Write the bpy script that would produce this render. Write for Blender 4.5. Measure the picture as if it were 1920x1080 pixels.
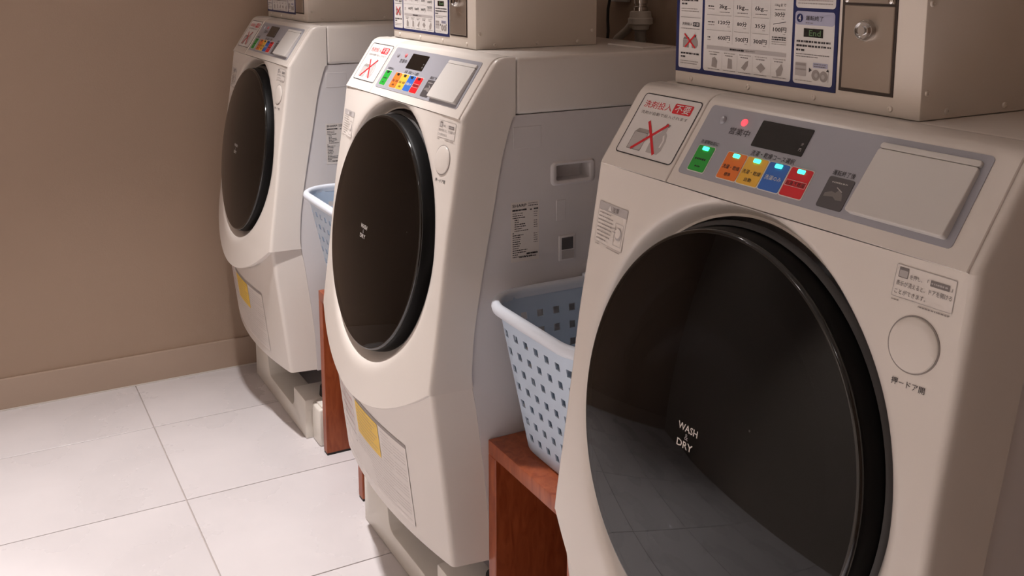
import bpy, bmesh, math, random
from mathutils import Vector, Matrix

for o in list(bpy.data.objects): bpy.data.objects.remove(o, do_unlink=True)
S = bpy.context.scene
COL = S.collection
ZF = 0.72                      # reference frame: z measured from eye-level datum, floor at -ZF

# ------------------------------------------------------------------ camera
cam_d = bpy.data.cameras.new('camera'); cam = bpy.data.objects.new('camera', cam_d); COL.objects.link(cam)
Rr = Vector((0.480868, 0.876792, -0.001493)); Rd = Vector((0.149084, -0.083441, -0.985298)); Rf = Vector((-0.864026, 0.473575, -0.170840))
M = Matrix((Rr, -Rd, -Rf)).transposed().to_4x4()
M.translation = Vector((1.04638, -1.20403, 0.594576 + ZF))
cam.matrix_world = M
cam_d.sensor_fit = 'HORIZONTAL'; cam_d.sensor_width = 36.0
cam_d.lens = 1903.32 / 1920 * 36.0
cam_d.shift_y = -279.12 / 1920
cam_d.clip_start = 0.02
S.camera = cam

# ------------------------------------------------------------------ light and exposure
W = bpy.data.worlds.new('world'); S.world = W; W.use_nodes = True
W.node_tree.nodes['Background'].inputs[0].default_value = (0.9, 0.88, 0.86, 1)
W.node_tree.nodes['Background'].inputs[1].default_value = 0.02
S.view_settings.view_transform = 'Standard'; S.view_settings.look = 'None'
S.view_settings.gamma = 1.0; S.view_settings.use_curve_mapping = False
S.view_settings.exposure = 0.0

def spot(name, loc, energy, angle, blend, color, radius, aim=None):
    d = bpy.data.lights.new(name, 'SPOT'); d.energy = energy; d.spot_size = math.radians(angle); d.spot_blend = blend
    d.color = color; d.shadow_soft_size = radius
    o = bpy.data.objects.new(name, d); COL.objects.link(o); o.location = loc
    v = (Vector(aim) - Vector(loc)) if aim else Vector((0, 0, -1))
    o.rotation_euler = v.to_track_quat('-Z', 'Y').to_euler()
    return o
CEIL = 2.46
WARM = (1.0, 0.94, 0.925)
def point(name, loc, energy):                        # the lamp face itself, seen from outside its beam
    d = bpy.data.lights.new(name, 'POINT'); d.energy = energy; d.color = WARM; d.shadow_soft_size = 0.03
    o = bpy.data.objects.new(name, d); COL.objects.link(o); o.location = loc
for lx, ly, e, ang, bl, pe in ((-1.05, -0.88, 238, 68, 1.0, 3.0), (-1.55, -2.08, 55, 62, 0.8, 1.0), (-0.30, -2.08, 390, 62, 0.8, 3.0), (0.95, -2.08, 320, 62, 0.8, 2.0)):  # leftmost lamp is an added fill, brightening the farthest machine and left wall
    spot('downlight_and_fill', (lx, ly, CEIL - 0.03), e, ang, bl, WARM, 0.035)
    point('downlight_and_fill_face', (lx, ly, CEIL - 0.04), pe)

# ------------------------------------------------------------------ materials
def lin(c):
    def f(v): return v / 12.92 if v <= 0.04045 else ((v + 0.055) / 1.055) ** 2.4
    return tuple(f(v / 255.0) for v in c)
MATS = {}
def mat(name, rgb, rough=0.5, metal=0.0, spec=0.5, coat=0.0, noise=None, bump=None, emit=None, trans=0.0):
    m = bpy.data.materials.new(name); m.use_nodes = True
    nt = m.node_tree; b = nt.nodes['Principled BSDF']; c = lin(rgb)
    b.inputs['Base Color'].default_value = (*c, 1)
    b.inputs['Roughness'].default_value = rough; b.inputs['Metallic'].default_value = metal
    b.inputs['Specular IOR Level'].default_value = spec; b.inputs['Coat Weight'].default_value = coat
    b.inputs['Coat Roughness'].default_value = 0.05
    if emit:
        b.inputs['Emission Color'].default_value = (*lin(rgb), 1); b.inputs['Emission Strength'].default_value = emit
    if noise or bump:
        tc = nt.nodes.new('ShaderNodeTexCoord')
    if noise:      # (scale, amount, detail)
        n = nt.nodes.new('ShaderNodeTexNoise'); n.inputs['Scale'].default_value = noise[0]; n.inputs['Detail'].default_value = noise[2]
        nt.links.new(tc.outputs['Object'], n.inputs['Vector'])
        r = nt.nodes.new('ShaderNodeValToRGB'); a = noise[1]
        r.color_ramp.elements[0].position = 0.15; r.color_ramp.elements[1].position = 0.85
        r.color_ramp.elements[0].color = (*[v * (1 - a) for v in c], 1); r.color_ramp.elements[1].color = (*[min(1, v * (1 + a)) for v in c], 1)
        nt.links.new(n.outputs['Fac'], r.inputs['Fac']); nt.links.new(r.outputs['Color'], b.inputs['Base Color'])
    if bump:       # (scale, strength, distance)
        n = nt.nodes.new('ShaderNodeTexNoise'); n.inputs['Scale'].default_value = bump[0]; n.inputs['Detail'].default_value = 4
        nt.links.new(tc.outputs['Object'], n.inputs['Vector'])
        p = nt.nodes.new('ShaderNodeBump'); p.inputs['Strength'].default_value = bump[1]; p.inputs['Distance'].default_value = bump[2]
        nt.links.new(n.outputs['Fac'], p.inputs['Height']); nt.links.new(p.outputs['Normal'], b.inputs['Normal'])
    MATS[name] = m
    return m
mat('white_plastic', (218, 211, 204), 0.27, bump=(500, 0.02, 0.0005))
mat('steel_white', (212, 208, 208), 0.42, bump=(900, 0.05, 0.0004))
mat('cream_metal', (224, 214, 203), 0.48, bump=(900, 0.06, 0.0004))
mat('pan_white', (226, 221, 212), 0.4)
mat('panel_grey', (158, 158, 166), 0.35)
mat('lid_grey', (206, 202, 198), 0.38, bump=(1200, 0.08, 0.0004))
mat('black_gloss', (8, 7, 7), 0.08, spec=0.7)
mat('bowl_dark', (26, 27, 32), 0.06, spec=0.6)
def tint_glass():
    m = bpy.data.materials.new('glass_black'); m.use_nodes = True; nt = m.node_tree
    for n in list(nt.nodes): nt.nodes.remove(n)
    out = nt.nodes.new('ShaderNodeOutputMaterial'); mx = nt.nodes.new('ShaderNodeMixShader'); fr = nt.nodes.new('ShaderNodeFresnel'); fr.inputs['IOR'].default_value = 1.34
    tr = nt.nodes.new('ShaderNodeBsdfTransparent'); tr.inputs['Color'].default_value = (0.15, 0.15, 0.16, 1)
    gl = nt.nodes.new('ShaderNodeBsdfGlossy'); gl.inputs['Roughness'].default_value = 0.02; gl.inputs['Color'].default_value = (0.95, 0.95, 0.95, 1)
    nt.links.new(fr.outputs[0], mx.inputs[0]); nt.links.new(tr.outputs[0], mx.inputs[1]); nt.links.new(gl.outputs[0], mx.inputs[2]); nt.links.new(mx.outputs[0], out.inputs[0])
    MATS['glass_black'] = m
tint_glass()
mat('rubber_black', (9, 8, 8), 0.5, spec=0.15)
mat('rubber_dark', (26, 25, 25), 0.6)
mat('rubber_grey', (62, 60, 60), 0.5)
mat('recess_dark', (84, 80, 80), 0.6)
mat('ink', (44, 40, 42), 0.6)
mat('ink_grey', (120, 114, 112), 0.6)
mat('ink_light', (176, 170, 168), 0.6)
mat('ink_mid', (150, 142, 138), 0.6)
mat('paper', (214, 210, 207), 0.5)
mat('sticker', (219, 212, 206), 0.35)
mat('blue_ink', (22, 34, 88), 0.4)
mat('header_blue', (168, 168, 190), 0.5)
mat('red_ink', (206, 20, 34), 0.45)
mat('pale_red', (206, 150, 152), 0.5)
mat('display_green', (92, 120, 84), 0.5)
mat('key_green', (34, 158, 52), 0.4)
mat('key_orange', (228, 118, 40), 0.4)
mat('key_yellow', (232, 180, 62), 0.4)
mat('key_blue', (48, 104, 190), 0.4)
mat('key_red', (212, 22, 34), 0.4)
mat('key_dark', (78, 74, 76), 0.4)
mat('key_border', (214, 214, 206), 0.5)
mat('led_on', (60, 255, 190), 0.3, emit=3.0)
mat('led_off', (38, 44, 40), 0.3)
mat('lamp_red_on', (255, 60, 70), 0.3, emit=2.2)
mat('lamp_red_off', (196, 96, 100), 0.3)
mat('grey_plastic', (156, 155, 162), 0.2)
mat('steel_plate', (172, 160, 148), 0.34, metal=0.75, bump=(240, 0.08, 0.0004))
mat('frame_dark', (54, 42, 36), 0.5)
mat('chrome', (200, 198, 196), 0.12, metal=1.0)
mat('silver_print', (196, 190, 184), 0.4)
mat('yellow_note', (236, 196, 80), 0.55, noise=(60, 0.06, 3))
mat('basket_blue', (186, 202, 220), 0.4)
mat('basket_rim', (214, 220, 230), 0.38)
mat('hose_grey', (126, 120, 112), 0.5)
mat('hose_white', (190, 184, 174), 0.45)
mat('cord_black', (20, 18, 18), 0.5)
mat('wall_paint', (170, 147, 128), 0.75, noise=(3, 0.03, 5), bump=(260, 0.25, 0.0012))
mat('wall_light', (208, 196, 184), 0.8, bump=(260, 0.25, 0.0012))
mat('wall_brown', (150, 128, 108), 0.8, bump=(260, 0.25, 0.0012))
mat('baseboard', (178, 157, 140), 0.5, noise=(6, 0.03, 4))
mat('ceiling_white', (214, 208, 202), 0.9)
mat('grout', (186, 176, 172), 0.85)
def floor_mat():
    m = mat('floor_tile', (214, 209, 210), 0.2, noise=(2.6, 0.12, 9), bump=(60, 0.03, 0.0004))
    nt = m.node_tree; b = nt.nodes['Principled BSDF']
    n = nt.nodes.new('ShaderNodeTexNoise'); n.inputs['Scale'].default_value = 4; n.inputs['Detail'].default_value = 6
    tc = nt.nodes.new('ShaderNodeTexCoord'); nt.links.new(tc.outputs['Object'], n.inputs['Vector'])
    r = nt.nodes.new('ShaderNodeMapRange'); r.inputs['To Min'].default_value = 0.2; r.inputs['To Max'].default_value = 0.36
    nt.links.new(n.outputs['Fac'], r.inputs['Value']); nt.links.new(r.outputs['Result'], b.inputs['Roughness'])
floor_mat()
def wood_mat():
    m = mat('wood', (152, 72, 36), 0.38); nt = m.node_tree; b = nt.nodes['Principled BSDF']
    tc = nt.nodes.new('ShaderNodeTexCoord'); mp = nt.nodes.new('ShaderNodeMapping'); mp.inputs['Scale'].default_value = (6, 6, 1.4)
    nt.links.new(tc.outputs['Object'], mp.inputs['Vector'])
    n = nt.nodes.new('ShaderNodeTexNoise'); n.inputs['Scale'].default_value = 9; n.inputs['Detail'].default_value = 8; n.inputs['Distortion'].default_value = 1.2
    nt.links.new(mp.outputs['Vector'], n.inputs['Vector'])
    r = nt.nodes.new('ShaderNodeValToRGB'); r.color_ramp.elements[0].position = 0.3; r.color_ramp.elements[1].position = 0.72
    r.color_ramp.elements[0].color = (*lin((132, 58, 26)), 1); r.color_ramp.elements[1].color = (*lin((166, 86, 48)), 1)
    nt.links.new(n.outputs['Fac'], r.inputs['Fac']); nt.links.new(r.outputs['Color'], b.inputs['Base Color'])
wood_mat()

# ------------------------------------------------------------------ mesh helpers
class B:
    """collects geometry in reference coordinates (z from the datum)"""
    def __init__(s): s.v = []; s.f = []; s.m = []; s.mats = []
    def mi(s, m):
        if m not in s.mats: s.mats.append(m)
        return s.mats.index(m)
    def add(s, vs, fs, m=None):
        o = len(s.v); s.v += [tuple(v) for v in vs]; k = s.mi(m) if m else 0
        for f in fs: s.f.append([i + o for i in f]); s.m.append(k)
        return s
    def box(s, x0, x1, y0, y1, z0, z1, bev=0.0, seg=2, m=None):
        bm = bmesh.new(); bmesh.ops.create_cube(bm, size=1)
        for v in bm.verts: v.co = Vector(((x0 + x1) / 2 + v.co.x * (x1 - x0), (y0 + y1) / 2 + v.co.y * (y1 - y0), (z0 + z1) / 2 + v.co.z * (z1 - z0)))
        if bev: bmesh.ops.bevel(bm, geom=list(bm.edges), offset=bev, segments=seg, profile=0.5, affect='EDGES')
        return s.frombm(bm, m)
    def frombm(s, bm, m=None):
        bm.verts.index_update()
        s.add([v.co[:] for v in bm.verts], [[v.index for v in f.verts] for f in bm.faces], m); bm.free(); return s
    def prism(s, poly, fn, a, b, bev=0.0, seg=2, m=None):
        """poly: 2-D outline, fn(p,q,d)->3-D, extruded from d=a to d=b"""
        bm = bmesh.new()
        lo = [bm.verts.new(fn(p, q, a)) for p, q in poly]; hi = [bm.verts.new(fn(p, q, b)) for p, q in poly]
        n = len(poly)
        bm.faces.new(lo[::-1]); bm.faces.new(hi)
        for i in range(n): bm.faces.new((lo[i], lo[(i + 1) % n], hi[(i + 1) % n], hi[i]))
        bmesh.ops.recalc_face_normals(bm, faces=bm.faces)
        if bev: bmesh.ops.bevel(bm, geom=[e for e in bm.edges], offset=bev, segments=seg, profile=0.5, affect='EDGES')
        return s.frombm(bm, m)
    def lathe(s, prof, fn, n=48, m=None, cap=False):
        """prof: list of (r,h); fn(r,ang,h)->3-D"""
        vs = []; fs = []
        for r, h in prof:
            for k in range(n): vs.append(fn(r, 2 * math.pi * k / n, h))
        for j in range(len(prof) - 1):
            for k in range(n):
                a = j * n + k; b_ = j * n + (k + 1) % n
                fs.append((a, b_, b_ + n, a + n))
        if cap: fs.append(list(range(n))); fs.append([(len(prof) - 1) * n + k for k in range(n)][::-1])
        return s.add(vs, fs, m)
    def tube(s, pts, rad, n=10, m=None, closed=False, cap=True):
        pts = [Vector(p) for p in pts]; N = len(pts); rs = rad if isinstance(rad, (list, tuple)) else [rad] * N
        vs = []; up = None
        for i, p in enumerate(pts):
            a = pts[i - 1] if (i or closed) else p; c = pts[(i + 1) % N] if (i < N - 1 or closed) else p
            t = (c - a).normalized()
            if up is None: up = Vector((0, 0, 1)) if abs(t.z) < 0.9 else Vector((1, 0, 0))
            sd = t.cross(up).normalized(); up = sd.cross(t).normalized()
            for k in range(n):
                q = 2 * math.pi * k / n; vs.append(p + (sd * math.cos(q) + up * math.sin(q)) * rs[i])
        fs = []
        for i in range(N if closed else N - 1):
            for k in range(n):
                a = i * n + k; b_ = i * n + (k + 1) % n; c = ((i + 1) % N) * n
                fs.append((a, b_, c + (k + 1) % n, c + k))
        if cap and not closed: fs.append(list(range(n))[::-1]); fs.append([(N - 1) * n + k for k in range(n)])
        return s.add(vs, fs, m)
    def grid(s, rows, m=None, flip=False):
        n = len(rows[0]); vs = [p for r in rows for p in r]; fs = []
        for i in range(len(rows) - 1):
            for k in range(n - 1):
                f = (i * n + k, i * n + k + 1, (i + 1) * n + k + 1, (i + 1) * n + k)
                fs.append(f[::-1] if flip else f)
        return s.add(vs, fs, m)
    def build(s, name, mats=None, parent=None, org=(0, 0, 0), smooth=None, weld=False, recalc=False):
        me = bpy.data.meshes.new(name)
        me.from_pydata([(x - org[0], y - org[1], z + ZF - org[2]) for x, y, z in s.v], [], s.f)
        if weld or recalc:
            bm = bmesh.new(); bm.from_mesh(me)
            if weld: bmesh.ops.remove_doubles(bm, verts=bm.verts, dist=1e-5)
            if recalc: bmesh.ops.recalc_face_normals(bm, faces=bm.faces)
            bm.to_mesh(me); bm.free()
        if isinstance(mats, str): mats = [mats]
        if s.mats: mats = s.mats
        for q in mats: me.materials.append(MATS[q])
        if s.mats and len(me.polygons) == len(s.m):
            for p, k in zip(me.polygons, s.m): p.material_index = k
        if smooth is not None:
            for p in me.polygons: p.use_smooth = True
            me.update()
            try: me.set_sharp_from_angle(angle=math.radians(smooth))
            except Exception: pass
        o = bpy.data.objects.new(name, me); COL.objects.link(o)
        if parent: o.parent = parent
        return o

def empty(name, org, label, cat, group=None):
    o = bpy.data.objects.new(name, None); o.empty_display_size = 0.05; COL.objects.link(o); o.location = org
    o['label'] = label; o['category'] = cat
    if group: o['group'] = group
    return o
def tag(o, label, cat, group=None):
    o['label'] = label; o['category'] = cat
    if group: o['group'] = group
    return o
def kids(o): return [c for c in bpy.data.objects if c.parent == o]
def copy_tree(o, parent=None):
    ch = kids(o); c = o.copy(); COL.objects.link(c); c.parent = parent
    for k in ch: copy_tree(k, c)
    return c
def structure(o): o['kind'] = 'structure'; return o

def rrect(x0, y0, x1, y1, r, n=4):
    out = []
    for cx, cy, a in ((x1 - r, y1 - r, 0), (x0 + r, y1 - r, 90), (x0 + r, y0 + r, 180), (x1 - r, y0 + r, 270)):
        for k in range(n + 1):
            q = math.radians(a + 90 * k / n); out.append((cx + r * math.cos(q), cy + r * math.sin(q)))
    return out

# ---- flat print: lettering and pictograms laid as thin film on a surface
_gl = {}
def glyph(body):
    bold = 0.012 if body.isascii() or body[0].isdigit() else 0.004
    if body in _gl: return _gl[body]
    cu = bpy.data.curves.new('t', 'FONT'); cu.body = body; cu.resolution_u = 2; cu.size = 1; cu.offset = bold
    ob = bpy.data.objects.new('t', cu); COL.objects.link(ob)
    dg = bpy.context.evaluated_depsgraph_get(); me = ob.evaluated_get(dg).to_mesh()
    vs = [(v.co.x, v.co.y) for v in me.vertices]; fs = [list(p.vertices) for p in me.polygons]
    ob.evaluated_get(dg).to_mesh_clear(); bpy.data.objects.remove(ob); bpy.data.curves.remove(cu)
    xs = [v[0] for v in vs]; ys = [v[1] for v in vs]
    x0, x1, y0, y1 = min(xs), max(xs), min(ys), max(ys)
    _gl[body] = ([((x - x0) / (x1 - x0), (y - y0) / (y1 - y0)) for x, y in vs], fs)
    return _gl[body]
class Print(B):
    def __init__(s, fn): super().__init__(); s.fn = fn; s.rnd = random.Random(7)
    def poly(s, pts, m, h=0.0): return s.add([s.fn(p, q, h) for p, q in pts], [list(range(len(pts)))], m)
    def rect(s, x0, z0, x1, z1, m, h=0.0): return s.poly([(x0, z0), (x1, z0), (x1, z1), (x0, z1)], m, h)
    def rr(s, x0, z0, x1, z1, r, m, h=0.0): return s.poly(rrect(x0, z0, x1, z1, r), m, h)
    def ring(s, x0, z0, x1, z1, r, w, m, h=0.0):
        a = rrect(x0, z0, x1, z1, r); b = rrect(x0 + w, z0 + w, x1 - w, z1 - w, max(r - w, 1e-4)); n = len(a)
        return s.add([s.fn(p, q, h) for p, q in a + b], [(i, (i + 1) % n, n + (i + 1) % n, n + i) for i in range(n)], m)
    def disc(s, x, z, r, m, h=0.0, n=20, rz=None): return s.poly([(x + r * math.cos(2 * math.pi * k / n), z + (rz or r) * math.sin(2 * math.pi * k / n)) for k in range(n)], m, h)
    def line(s, x0, z0, x1, z1, w, m, h=0.0):
        d = Vector((x1 - x0, z1 - z0)); n = Vector((-d.y, d.x)).normalized() * w / 2
        return s.poly([(x0 + n.x, z0 + n.y), (x0 - n.x, z0 - n.y), (x1 - n.x, z1 - n.y), (x1 + n.x, z1 + n.y)], m, h)
    def text(s, body, x0, x1, z0, z1, m, h=0.0):
        vs, fs = glyph(body)
        return s.add([s.fn(x0 + p * (x1 - x0), z0 + q * (z1 - z0), h) for p, q in vs], fs, m)
    def dashes(s, x0, x1, z, hh, m, h=0.0, gap=0.25):
        """one line of print too small to read"""
        x = x0; hh *= 0.82; gap *= 1.4
        while x < x1 - hh * 0.5:
            w = min(hh * s.rnd.uniform(0.5, 2.2), x1 - x)
            k = s.rnd.uniform(0.75, 1.0)
            s.rect(x, z - hh * k / 2, x + w, z + hh * k / 2, m, h); x += w + hh * gap * s.rnd.uniform(0.6, 1.8)
        return s

# ------------------------------------------------------------------ the room
XW, YB, XR, YFR = -2.19, 0.16, 2.2, -2.5
def shell():
    b = B(); b.box(XW - 0.1, XR + 0.1, YFR - 0.1, YB + 0.1, -ZF - 0.1, -ZF - 0.004)
    fl = structure(b.build('floor', 'grout'))
    TX, TY = 0.4595, 0.4595; x0 = -1.391 - 2 * TX; y0 = -0.793 - 5 * TY; g = 0.0016
    cache = {}
    for i in range(12):
        for j in range(8):
            ax, bx_ = max(x0 + i * TX, XW), min(x0 + (i + 1) * TX, XR); ay, by_ = max(y0 + j * TY, YFR), min(y0 + (j + 1) * TY, YB)
            if bx_ - ax < 0.01 or by_ - ay < 0.01: continue
            key = (round(bx_ - ax, 4), round(by_ - ay, 4))
            if key not in cache:
                t = B(); w, d = key; t.box(-w / 2 + g, w / 2 - g, -d / 2 + g, d / 2 - g, -ZF - 0.008, -ZF, 0.0005, 1)
                o = t.build('tile', 'floor_tile', fl); cache[key] = o.data
            else:
                o = bpy.data.objects.new('tile', cache[key]); COL.objects.link(o); o.parent = fl
            o.location = ((ax + bx_) / 2, (ay + by_) / 2, 0)
    H = CEIL - ZF
    structure(B().box(XW - 0.1, XW, YFR - 0.1, YB + 0.1, -ZF - 0.1, H).build('wall_left', 'wall_paint'))
    structure(B().box(XW, XR, YB, YB + 0.1, -ZF - 0.1, H).build('wall_back', 'wall_brown'))
    structure(B().box(XR, XR + 0.1, YFR - 0.1, YB + 0.1, -ZF - 0.1, H).build('wall_right', 'wall_paint'))
    structure(B().box(XW, XR, YFR - 0.1, YFR, -ZF - 0.1, H).build('wall_front', 'wall_light'))
    structure(B().box(XW - 0.1, XR + 0.1, YFR - 0.1, YB + 0.1, H, H + 0.1).build('ceiling', 'ceiling_white'))
    structure(B().box(XW, XW + 0.009, YFR, YB, -ZF + 0.002, -0.622, 0.002).build('baseboard_left', 'baseboard'))
    structure(B().box(XW, XW + 0.012, YFR, YB, -ZF, -ZF + 0.004).build('trim_1', 'ceiling_white'))
shell()

# ------------------------------------------------------------------ washer-dryer surfaces
CX = 0.216
UP = [(-.26, -.5365), (-.20, -.5300), (-.16, -.5250), (-.127, -.5210), (-.042, -.5090), (.044, -.4975), (.128, -.4868), (.208, -.4735), (.285, -.4620), (.330, -.4555)]
LO = [(-.502, -.480), (-.412, -.490), (-.32, -.500), (-.225, -.5115), (-.14, -.521)]
def interp(t, z):
    if z <= t[0][0]: return t[0][1]
    for i in range(len(t) - 1):
        if z <= t[i + 1][0]:
            def sl(j):
                a = max(j - 1, 0); c = min(j + 1, len(t) - 1); return (t[c][1] - t[a][1]) / (t[c][0] - t[a][0])
            h = t[i + 1][0] - t[i][0]; u = (z - t[i][0]) / h
            return ((2*u**3 - 3*u*u + 1) * t[i][1] + (u**3 - 2*u*u + u) * h * sl(i) + (-2*u**3 + 3*u*u) * t[i + 1][1] + (u**3 - u*u) * h * sl(i + 1))
    return t[-1][1]
BOW = [(-.502, .028), (-.16, .028), (.1, .02), (.25, .014), (.33, .003)]
def bow(x, z): u = (x - CX) / .29; return interp(BOW, z) * max(0.0, 1 - u * u)
def y_up(x, z): return interp(UP, z) - bow(x, z)
def y_lo(x, z): return interp(LO, z) - bow(x, z)
SEAM = [(-.502, -.408), (-.416, -.410), (-.345, -.416), (-.274, -.424), (-.201, -.433), (-.146, -.442), (-.124, -.443), (-.054, -.438), (.01, -.428), (.071, -.417), (.133, -.405), (.195, -.393), (.258, -.381), (.316, -.364), (.332, -.357)]
def y_seam(z): return interp(SEAM, z)
def z_arc(x): u = (x - CX) / .29; return -.254 + .104 * u * u
# control-head plane
P0 = Vector((0, -.3975, .4228)); TD = Vector((0, -.5588, -.8293)); PN = Vector((0, -.8293, .5588))
def pan(s, t, h=0.0):
    p = P0 + TD * t + PN * h; return (s, p.y, p.z)
# door plane
DC = Vector((.221, -.5145, .077)); TAU = math.radians(9.2); DU = Vector((0, math.sin(TAU), math.cos(TAU))); DN = Vector((0, -math.cos(TAU), math.sin(TAU)))
def dpt(r, a, h, sx=1.0, sz=1.0):
    p = DC + Vector((1, 0, 0)) * (r * math.cos(a) * sx) + DU * (r * math.sin(a) * sz) + DN * h
    return (p.x, p.y, p.z)
LIPX, LIPZ = .2455, .2530

ORG = (CX, -.22, 0.0)
def make_machine():
    root = empty('washer_dryer', ORG, '', 'washing machine', 'row of three washer-dryers')
    def add(name, b, mats=None, parent=None, smooth=35, **k): return b.build(name, mats, parent or root, ORG, smooth=smooth, **k)
    # --- steel body (recessed 3 mm behind the plastic front and top)
    zs = [-.505 + i * (.332 + .505) / 26 for i in range(27)]
    poly = [(y_seam(z) + .0005, z) for z in zs] + [(.045, .332), (.045, -.505)]
    body = B().prism(poly, lambda p, q, d: (d, p, q), -.0765, .5085).build('body', 'steel_white', root, ORG)
    # side grip pocket cut into the steel on the right flank
    cut = B().box(.480, .53, -.268, -.196, .206, .234, .003).build('cut', 'recess_dark', root, ORG)
    md = body.modifiers.new('b', 'BOOLEAN'); md.object = cut; md.operation = 'DIFFERENCE'; md.solver = 'EXACT'
    bpy.context.view_layer.update()
    me = bpy.data.meshes.new_from_object(body.evaluated_get(bpy.context.evaluated_depsgraph_get()))
    body.modifiers.clear(); body.data = me; bpy.data.objects.remove(cut)
    # --- top cover
    tb = B().box(-.080, .512, -.3535, .047, .3325, .434, .009, 3)
    add('top_cover', tb, 'white_plastic')
    fc = B().box(.359, .478, -.060, .008, .4335, .4372, .0012, 1)
    add('filter_cover', fc, 'white_plastic')
    # --- front panel: polar mesh round the door crater, plus corner and side bands
    fp = B()
    X0, X1, ZT = CX - .284, CX + .284, .3305
    NT = 192
    angs = [2 * math.pi * k / NT for k in range(NT)]
    cnr = [(X1, ZT), (X0, ZT), (X0, z_arc(X0)), (X1, z_arc(X1))]
    for x, z in cnr:                                     # snap a ray onto each corner
        a = math.atan2((z - DC.z) / LIPZ, (x - DC.x) / LIPX) % (2 * math.pi)
        k = min(range(NT), key=lambda i: abs((angs[i] - a + math.pi) % (2 * math.pi) - math.pi)); angs[k] = a
    PROF = [(.915, .0290), (.928, .0285), (.940, .0255), (.960, .0185), (.978, .0115), (.990, .0070), (1.0, .0044), (1.012, .0026), (1.030, .0012), (1.05, .0004), (1.07, 0)]
    rows = [[] for _ in range(len(PROF) + 9)]
    for a in angs:
        dx, dz = math.cos(a) * LIPX, math.sin(a) * LIPZ
        lo, hi = 0.5, 4.0
        for _ in range(40):
            mid = (lo + hi) / 2; x, z = DC.x + dx * mid, DC.z + dz * mid
            if X0 <= x <= X1 and z <= ZT and z >= z_arc(x): lo = mid
            else: hi = mid
        E_ = lo
        for i, (rho, dep) in enumerate(PROF):
            rho = min(rho, E_ - .012 + .001 * i if rho > 1.0 else rho)
            x, z = DC.x + dx * rho, DC.z + dz * rho
            rows[i].append((x, y_up(x, z) + dep, z + dep * .16))
        r0 = min(PROF[-1][0], E_ - .003)
        for j in range(9):
            rho = r0 + (E_ - r0) * (j + 1) / 9.0
            x, z = DC.x + dx * rho, DC.z + dz * rho
            rows[len(PROF) + j].append((x, y_up(x, z), z))
    for r in rows: r.append(r[0])
    fp.grid(rows)
    # bottom return of the arc edge
    arcx = [X0 + (X1 - X0) * i / 40 for i in range(41)]
    fp.grid([[(x, y_up(x, z_arc(x)), z_arc(x)) for x in arcx], [(x, y_up(x, z_arc(x)) + .002, z_arc(x) - .0015) for x in arcx], [(x, y_up(x, z_arc(x)) + .02, z_arc(x) - .001) for x in arcx]])
    # corner + side bands
    def band(sgn, ztab, yf, xe, xs, zb, zt, n, yback):
        r = []
        for i in range(n + 1):
            z = zb + (zt - zb) * i / n; y = yf(CX + sgn * .284, z) if ztab is None else ztab(z)
            ys = max(yback(z), y + .0135)
            pts = [(.284, y), (.287, y + .0007), (.290, y + .0030), (.2915, y + .0062), (.2922, y + .0105)]
            r.append([(CX + sgn * p, q, z) for p, q in pts] + [(CX + sgn * (.2922 + (xs - .2922) * t), y + .0105 + (ys - y - .0105) * t, z) for t in (.33, .66, 1.0)] + [(CX + sgn * (xs - .004), ys + .001, z)])
        return r
    for sgn in (1, -1):
        fp.grid(band(sgn, None, y_up, 0, .2960, z_arc(CX + .284), ZT, 60, y_seam), flip=(sgn < 0))
        # underside cap of the side band
        r = band(sgn, None, y_up, 0, .2960, z_arc(CX + .284), ZT, 60, y_seam)[0]
        fp.grid([r, [(CX + sgn * .27, q[1] + .01, q[2]) for q in r]])
    # control head: sloped rows up to the top edge
        path = [(-.4555, .3305)] + [pan(0, t, -.0024)[1:] for t in (.1050, .09, .07, .05, .03, .01, .002)] + [(-.3915, .4255), (-.3865, .4300), (-.3800, .4328), (-.3720, .4340), (-.3535, .4340)]
    hr = []
    for y, z in path:
        ys = max(-.3535, y + .0001); row = []
        L = [(.290, 0.), (.2915, .0030), (.2922, .0105)]
        w = [CX + .284 * t for t in ()]
        left = []; right = []
        d1 = min(.0105, (ys - y)); sc = d1 / .0105
        zz = z - (0.0 if z < .425 else 0.0)
        side = [(.284, 0.), (.287, .0007), (.290, .0030), (.2915, .0062), (.2922, .0105)]
        right = [(CX + p, y + q * sc, zz) for p, q in side] + [(CX + .2922 + (.2960 - .2922) * t, y + d1 + (ys - y - d1) * t, zz) for t in (.5, 1.0)]
        left = [(2 * CX - p[0], p[1], p[2]) for p in right][::-1]
        hr.append(left + [(CX - .284 + .568 * i / 12, y, zz) for i in range(1, 12)] + right)
    fp.grid(hr)
    add('front_panel', fp, 'white_plastic', smooth=40, weld=True, recalc=True)
    # --- lower service panel
    lp = B()
    WL = .272; N = 44
    r = []
    for j in range(41):
        t = j / 40; row = []
        for i in range(N + 1):
            x = CX - WL + 2 * WL * i / N; zt = z_arc(x) + .012; z = zt + (-.502 - zt) * t
            row.append((x, y_lo(x, z) + .0035, z))
        r.append(row)
    lp.grid(r)
    for sgn in (1, -1):
        rr_ = []
        x = CX + sgn * WL
        for j in range(41):
            zt = z_arc(x) + .012; z = zt + (-.502 - zt) * j / 40; y = y_lo(x, z) + .0035; ys = y_seam(z)
            pts = [(WL, y), (WL + .004, y + .0008), (WL + .008, y + .0036), (WL + .0102, y + .0075), (WL + .011, y + .012)]
            rr_.append([(CX + sgn * p, q, z) for p, q in pts] + [(CX + sgn * (WL + .011 + (.2915 - WL - .011) * t_), y + .012 + (ys - y - .012) * t_, z) for t_ in (.5, 1.0)] + [(CX + sgn * .287, ys + .001, z)])
        lp.grid(rr_, flip=(sgn > 0))
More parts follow.
